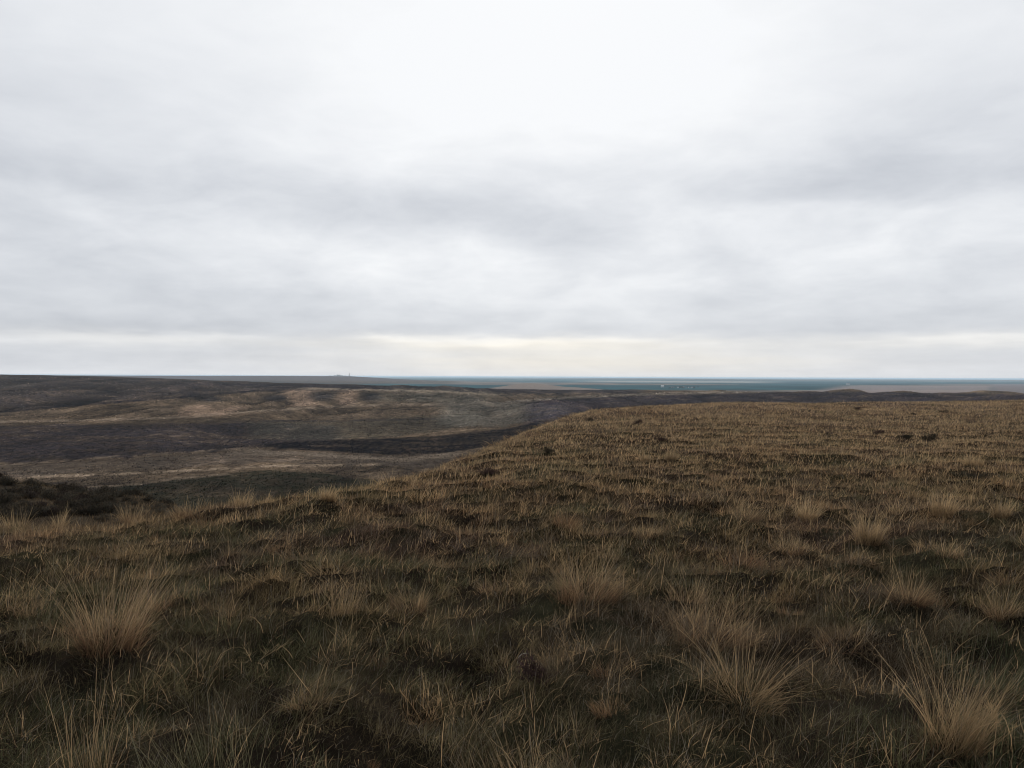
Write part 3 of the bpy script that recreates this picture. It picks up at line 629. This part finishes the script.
# ------------------------------------------------------------------ far things on the plain
def box_faces(v, f, x0, x1, y0, y1, z0, z1):
    k = len(v); v += [(x0,y0,z0),(x1,y0,z0),(x1,y1,z0),(x0,y1,z0),(x0,y0,z1),(x1,y0,z1),(x1,y1,z1),(x0,y1,z1)]
    f += [(k,k+3,k+2,k+1),(k+4,k+5,k+6,k+7),(k,k+1,k+5,k+4),(k+1,k+2,k+6,k+5),(k+2,k+3,k+7,k+6),(k+3,k,k+4,k+7)]
def py_mesh(name, v, f, mat):
    me = bpy.data.meshes.new(name); me.from_pydata(v, [], f); me.update(); me.materials.append(mat); return me
def house(px, py, w, d, h, lab, cat='house', rz=0., wallm=M_wall):
    x, y = ground_at(px, py); z = float(zg(np.array([x]), np.array([y]))[0])
    root = bpy.data.objects.new('barn' if cat == 'barn' else 'house', None); C.objects.link(root); root.location = (x, y, z); root.rotation_euler = (0,0,rz)
    tag(root, lab, cat, 'buildings of the far farm hamlet')
    v, f = [], []; box_faces(v, f, -w/2, w/2, -d/2, d/2, -1, h)
    k = len(v); v += [(-w/2,0,h+d*.3),(w/2,0,h+d*.3)]; f += [(4,k,7),(5,6,k+1)]
    link('wall', py_mesh('wall', v, f, wallm), root)
    e = .4
    v = [(-w/2-e,-d/2-e,h-.15),(w/2+e,-d/2-e,h-.15),(w/2+e,0,h+d*.32),(-w/2-e,0,h+d*.32),(w/2+e,d/2+e,h-.15),(-w/2-e,d/2+e,h-.15)]
    v += [(a, b_, c+.25) for a, b_, c in v]
    f = [(0,1,2,3),(3,2,4,5),(6,9,8,7),(9,11,10,8),(0,6,7,1),(5,4,10,11),(0,3,9,6),(3,5,11,9),(1,7,8,2),(2,8,10,4)]
    link('roof', py_mesh('roof', v, f, M_wall if wallm is M_wall and cat == 'barn' else M_roofm), root)
house(662.5, 387.2, 15, 9, 6, 'bright white barn standing left of the far hamlet', 'barn')
M_w2 = plain_material('dim_render', (.32,.31,.31), .15)
for px, w, lab, m in ((672.5,9,'leftmost of the grey houses in the far hamlet',M_w2),(678,8,'pale house second from the left in the far hamlet',M_wall),(683.5,10,'grey house in the middle of the far hamlet',M_w2),(688,8,'pale small house right of the middle of the far hamlet',M_wall),(692,9,'rightmost grey house of the far hamlet',M_w2)):
    house(px, 387.9+random.uniform(-.3,.3), w, 7, 3.5, lab, 'house', random.uniform(-.4,.4), m)
house(848, 384.6, 22, 12, 7, 'lone pale building on the plain above the tan field', 'house')
def tree_mesh():
    parts_v, parts_f = [], []
    n = 90; lob = rng.normal(0, .22, (6, 3)); lob[:, 2] = lob[:, 2]*.8+.62
    for i in range(n):
        c = lob[rng.integers(0, 6)] + rng.normal(0, .13, 3); d = rng.normal(0, .10, (3, 3)); k = len(parts_v)
        parts_v += [tuple(c+d[j]) for j in range(3)]; parts_f.append((k,k+1,k+2))
    return py_mesh('crown', parts_v, parts_f, M_tree)
def trunk_mesh():
    v, f = [], []
    for j, (r, z) in enumerate(((.05,-.05),(.035,.35),(.015,.8))):
        v += [(r*math.cos(a*1.2566), r*math.sin(a*1.2566), z) for a in range(5)]
    for j in range(2):
        for a in range(5): f.append((j*5+a, j*5+(a+1) % 5, j*5+5+(a+1) % 5, j*5+5+a))
    return py_mesh('trunk', v, f, M_bark)
TM = [tree_mesh() for _ in range(3)]; TR = trunk_mesh()
def tree(px, py, h, lab, grp):
    x, y = ground_at(px, py); z = float(zg(np.array([x]), np.array([y]))[0])
    root = bpy.data.objects.new('tree', None); C.objects.link(root); root.location = (x, y, z); root.scale = (h*1.1, h*1.1, h); root.rotation_euler = (0,0,random.uniform(0,6))
    tag(root, lab, 'tree', grp); link('crown', random.choice(TM), root); link('trunk', TR, root)
for k in range(18):
    tree(random.choice((random.uniform(666,696), random.uniform(672,700))), 388.0+random.uniform(-.5,1.0), random.uniform(5,9), 'dark tree among the houses of the far hamlet', 'trees of the far hamlet')
def skyline(px):
    u = (px-512)/F; rr = np.linspace(4500, 8500, 400); zz = zg(u*rr, rr, False); k = np.argmax((zz-EYE)/rr); return u*rr[k], rr[k], zz[k]
for px, h in ((330,7),(335,10),(337.5,12),(340,12),(342,10),(345,6)):
    x, y, z = skyline(px)
    root = bpy.data.objects.new('tree', None); C.objects.link(root); root.location = (x, y, z); root.scale = (h*1.8, h*1.8, h)
    tag(root, 'tiny dark tree on the far skyline left of the mast', 'tree', 'trees on the far skyline'); link('crown', random.choice(TM), root); link('trunk', TR, root)
x, y, z = skyline(349.2)
root = bpy.data.objects.new('mast', None); C.objects.link(root); root.location = (x, y, z); root.scale = (.8, .8, .68)
tag(root, 'thin grey mast standing on the far skyline', 'mast')
v, f = [], []
for sx, sy in ((-1,-1),(1,-1),(1,1),(-1,1)):
    k = len(v)
    for zz_, r_ in ((-1, 4.0),(20, 2.4),(30, 1.6)):
        for a, b_ in ((-.6,-.6),(.6,-.6),(.6,.6),(-.6,.6)): v.append((sx*r_+a, sy*r_+b_, zz_))
    for j in range(2):
        for a in range(4): f.append((k+j*4+a, k+j*4+(a+1) % 4, k+j*4+4+(a+1) % 4, k+j*4+4+a))
for zz_, r_ in ((8,3.4),(16,2.8),(23,2.2)): box_faces(v, f, -r_, r_, -r_, r_, zz_-.35, zz_+.35)
link('lattice', py_mesh('lattice', v, f, M_steel), root)
v, f = [], []
for j, (r_, zz_) in enumerate(((.5,30),(2.6,31.5),(2.6,35),(.4,36.5),(.3,44))):
    v += [(r_*math.cos(a*math.pi/4), r_*math.sin(a*math.pi/4), zz_) for a in range(8)]
for j in range(4):
    for a in range(8): f.append((j*8+a, j*8+(a+1) % 8, j*8+8+(a+1) % 8, j*8+8+a))
link('tank', py_mesh('tank', v, f, M_steel), root)

# ------------------------------------------------------------------ haze
HD = 4.6e-5
v, f = [], []; zmax = float(max(ZZ.max(), 1.62))+3; zmin = float(ZZ.min())-1.0
xm = float(np.abs(XX).max())+50
box_faces(v, f, -xm, xm, -20, float(YY.max())+50, zmin, max(zmax, 3.0))
Mh, nt, N, L = new_mat('haze_air')
pv = N.new('ShaderNodeVolumePrincipled'); pv.inputs['Density'].default_value = HD; pv.inputs['Color'].default_value = (.64,.81,.95,1); pv.inputs['Anisotropy'].default_value = .2
o_ = N.new('ShaderNodeOutputMaterial'); L.new(pv.outputs[0], o_.inputs['Volume'])
hz = link('haze', py_mesh('haze', v, f, Mh)); tag(hz, 'thin blue haze over the far plain', kind='stuff')
hz.display_type = 'WIRE'

# ------------------------------------------------------------------ sky
SUN_EL, SUN_AZ = math.radians(38), math.radians(3)
w = bpy.data.worlds.new('World'); scene.world = w; w.use_nodes = True
nt = w.node_tree; N, L = nt.nodes, nt.links; N.clear()
def M(op, a, b=None, c=None):
    n = N.new('ShaderNodeMath'); n.operation = op
    for i, v_ in enumerate((a, b, c)):
        if v_ is None: continue
        if isinstance(v_, (int, float)): n.inputs[i].default_value = v_
        else: L.new(v_, n.inputs[i])
    return n.outputs[0]
tc = N.new('ShaderNodeTexCoord'); sep = N.new('ShaderNodeSeparateXYZ'); L.new(tc.outputs['Generated'], sep.inputs[0])
dx, dy, dz = sep.outputs
az = M('ARCTAN2', dx, dy); el = M('ARCSINE', dz)
den = M('ADD', M('ABSOLUTE', dz), .10)
def comb(a, b, c=0.0):
    n = N.new('ShaderNodeCombineXYZ')
    for i, v_ in enumerate((a, b, c)):
        if isinstance(v_, (int, float)): n.inputs[i].default_value = v_
        else: L.new(v_, n.inputs[i])
    return n.outputs[0]
cv = comb(M('DIVIDE', dx, den), M('DIVIDE', dy, den))
def noise(vec, scale, detail=5, rough=.55, dist=0.0):
    n = N.new('ShaderNodeTexNoise'); n.inputs['Scale'].default_value = scale; n.inputs['Detail'].default_value = detail; n.inputs['Roughness'].default_value = rough; n.inputs['Distortion'].default_value = dist
    L.new(vec, n.inputs['Vector']); return n
den2 = M('ADD', M('ABSOLUTE', dz), .32)
cv2 = comb(M('DIVIDE', dx, den2), M('DIVIDE', dy, den2), M('MULTIPLY', dz, 3.0))
nC = noise(cv2, 3.6, 8, .55, .35)
pe = M('DIVIDE', M('SUBTRACT', M('ABSOLUTE', el), .19), .13)
pm = M('MULTIPLY_ADD', M('EXPONENT', M('MULTIPLY', M('MULTIPLY', pe, pe), -1.0)), .27, .08)
nA = noise(cv, .75, 5, .5, .3); nB = noise(cv2, 6.5, 7, .55, .3); nW = noise(cv, 1.5, 4)
sw = N.new('ShaderNodeSeparateColor'); L.new(nW.outputs['Color'], sw.inputs[0])
azw = M('ADD', az, M('MULTIPLY', M('SUBTRACT', sw.outputs[0], .5), .22))
elw = M('ADD', el, M('MULTIPLY', M('SUBTRACT', sw.outputs[1], .5), M('MULTIPLY', el, .38)))
def gauss(px, py, sx, sy, amp):
    u = (px-512)/F; v_ = -(py-hor(px))/F
    a0 = math.atan(u); e0 = math.atan(v_*math.cos(a0))
    a = M('MULTIPLY', M('SUBTRACT', azw, a0), F/sx); e = M('MULTIPLY', M('SUBTRACT', elw, e0), F/sy)
    r2 = M('ADD', M('MULTIPLY', a, a), M('MULTIPLY', e, e))
    return M('MULTIPLY', M('EXPONENT', M('MULTIPLY', r2, -.5)), amp)
G = [(540,10,190,90,.14),(400,110,260,70,.05),(760,60,260,80,.05),(90,150,170,50,-.05),(40,205,70,22,-.07),(300,195,210,20,-.07),(440,215,80,18,-.07),(590,243,90,20,-.09),
     (830,180,140,17,-.11),(960,150,120,40,-.05),(70,205,40,10,.04),(280,240,130,18,.05),(430,265,110,16,.07),(690,212,50,22,.07),(900,250,70,10,.06),(960,215,90,14,.04),(840,207,80,6,.04),
     (70,290,190,26,-.10),(90,324,170,7,-.10),(330,310,120,10,-.05),(800,300,150,14,-.05),(960,322,120,8,-.09),(100,338,60,3.5,.10),(215,336,30,2.5,.07),(25,341,30,2.5,.06),(425,340,50,2.5,.11),(520,343,55,4,.14),(625,341,40,3,.09),(705,346,30,2.5,.06),(512,358,900,14,-.06),(570,358,150,8,.06),(950,341,45,3,.10),(1012,337,25,2.5,.06),(200,358,250,9,-.03),(650,330,200,6,-.05),(540,290,90,12,.05)]
s = None
for g_ in G:
    k = gauss(*g_); s = k if s is None else M('ADD', s, k)
# cloud deck: brighter ahead towards the hidden sun, greyer behind
fw = M('MULTIPLY_ADD', dy, .10, .735)
lum = M('ADD', M('ADD', fw, s), M('ADD', M('MULTIPLY', M('SUBTRACT', nA.outputs['Fac'], .5), .11), M('MULTIPLY', M('SUBTRACT', nB.outputs['Fac'], .5), .10)))
nS = noise(comb(M('MULTIPLY', az, 2.2), M('MULTIPLY', el, 42.0), 3.3), 1.0, 5, .55, .4)
ps = M('MULTIPLY', M('EXPONENT', M('MULTIPLY', M('ABSOLUTE', el), -16.0)), .20)
lum = M('ADD', lum, M('MULTIPLY', M('SUBTRACT', nS.outputs['Fac'], .55), ps))
lum = M('ADD', lum, M('MULTIPLY', M('SUBTRACT', nC.outputs['Fac'], .5), pm))
lum = M('MINIMUM', M('MAXIMUM', lum, .25), .97)
ramp = N.new('ShaderNodeValToRGB'); L.new(lum, ramp.inputs[0])
ramp.color_ramp.elements[0].position = .58; ramp.color_ramp.elements[0].color = (.867,.914,1.0,1)
ramp.color_ramp.elements[1].position = .95; ramp.color_ramp.elements[1].color = (.973,.988,1.008,1)
# warm strip low over the horizon ahead
warm = M('ADD', M('ADD', gauss(520,344,130,5,.7), gauss(580,362,150,9,.7)), M('ADD', gauss(110,338,90,5,.2), gauss(960,341,90,5,.3)))
warm = M('MINIMUM', warm, 1.0)
mxw = N.new('ShaderNodeMix'); mxw.data_type = 'RGBA'; L.new(warm, mxw.inputs[0]); L.new(ramp.outputs[0], mxw.inputs[6]); mxw.inputs[7].default_value = (1.05,1.0,.90,1)
vs = N.new('ShaderNodeVectorMath'); vs.operation = 'SCALE'; L.new(mxw.outputs[2], vs.inputs[0]); L.new(M('MULTIPLY', lum, 10.0), vs.inputs['Scale'])
sky = N.new('ShaderNodeTexSky'); sky.sky_type = 'NISHITA'; sky.sun_disc = False; sky.sun_elevation = SUN_EL; sky.sun_rotation = SUN_AZ
mx = N.new('ShaderNodeMix'); mx.data_type = 'RGBA'; mx.inputs[0].default_value = .97; L.new(sky.outputs[0], mx.inputs[6]); L.new(vs.outputs[0], mx.inputs[7])
bg = N.new('ShaderNodeBackground'); bg.inputs['Strength'].default_value = .10; L.new(mx.outputs[2], bg.inputs['Color'])
wo = N.new('ShaderNodeOutputWorld'); L.new(bg.outputs[0], wo.inputs['Surface'])

sl = bpy.data.lights.new('sun', 'SUN'); sl.energy = 2.8; sl.angle = math.radians(11); sl.color = (1,.96,.90)
so = bpy.data.objects.new('sun', sl); C.objects.link(so)
d = -Vector((math.sin(SUN_AZ)*math.cos(SUN_EL), math.cos(SUN_AZ)*math.cos(SUN_EL), math.sin(SUN_EL)))
so.rotation_euler = d.to_track_quat('-Z', 'Y').to_euler(); so.location = (0, 0, 60)

# ------------------------------------------------------------------ camera and render settings
cam = bpy.data.cameras.new('camera'); cam.sensor_width = 36; cam.lens = 36*F/1024; cam.clip_start = .05; cam.clip_end = 120000
co_ = bpy.data.objects.new('camera', cam); C.objects.link(co_); scene.camera = co_
pitch = math.atan((384-376.5)/F)
co_.location = (0, 0, EYE)
co_.rotation_mode = 'YXZ'
from mathutils import Matrix
R = Matrix.Rotation(math.pi/2-pitch, 3, 'X') @ Matrix.Rotation(math.atan(ROLL), 3, 'Z')
co_.rotation_mode = 'XYZ'; co_.rotation_euler = R.to_euler('XYZ')
vs_ = scene.view_settings; vs_.view_transform = 'Standard'; vs_.look = 'None'; vs_.exposure = 0.0; vs_.gamma = 1.0; vs_.use_curve_mapping = False
scene.render.engine = 'CYCLES'
cy = scene.cycles
cy.max_bounces = 6; cy.diffuse_bounces = 3; cy.transmission_bounces = 4; cy.volume_bounces = 1; cy.transparent_max_bounces = 8
cy.use_denoising = True; cy.denoiser = 'OPENIMAGEDENOISE'; cy.denoising_prefilter = 'ACCURATE'; cy.denoising_input_passes = 'RGB_ALBEDO_NORMAL'; cy.pixel_filter_type = 'BLACKMAN_HARRIS'; cy.filter_width = 1.05
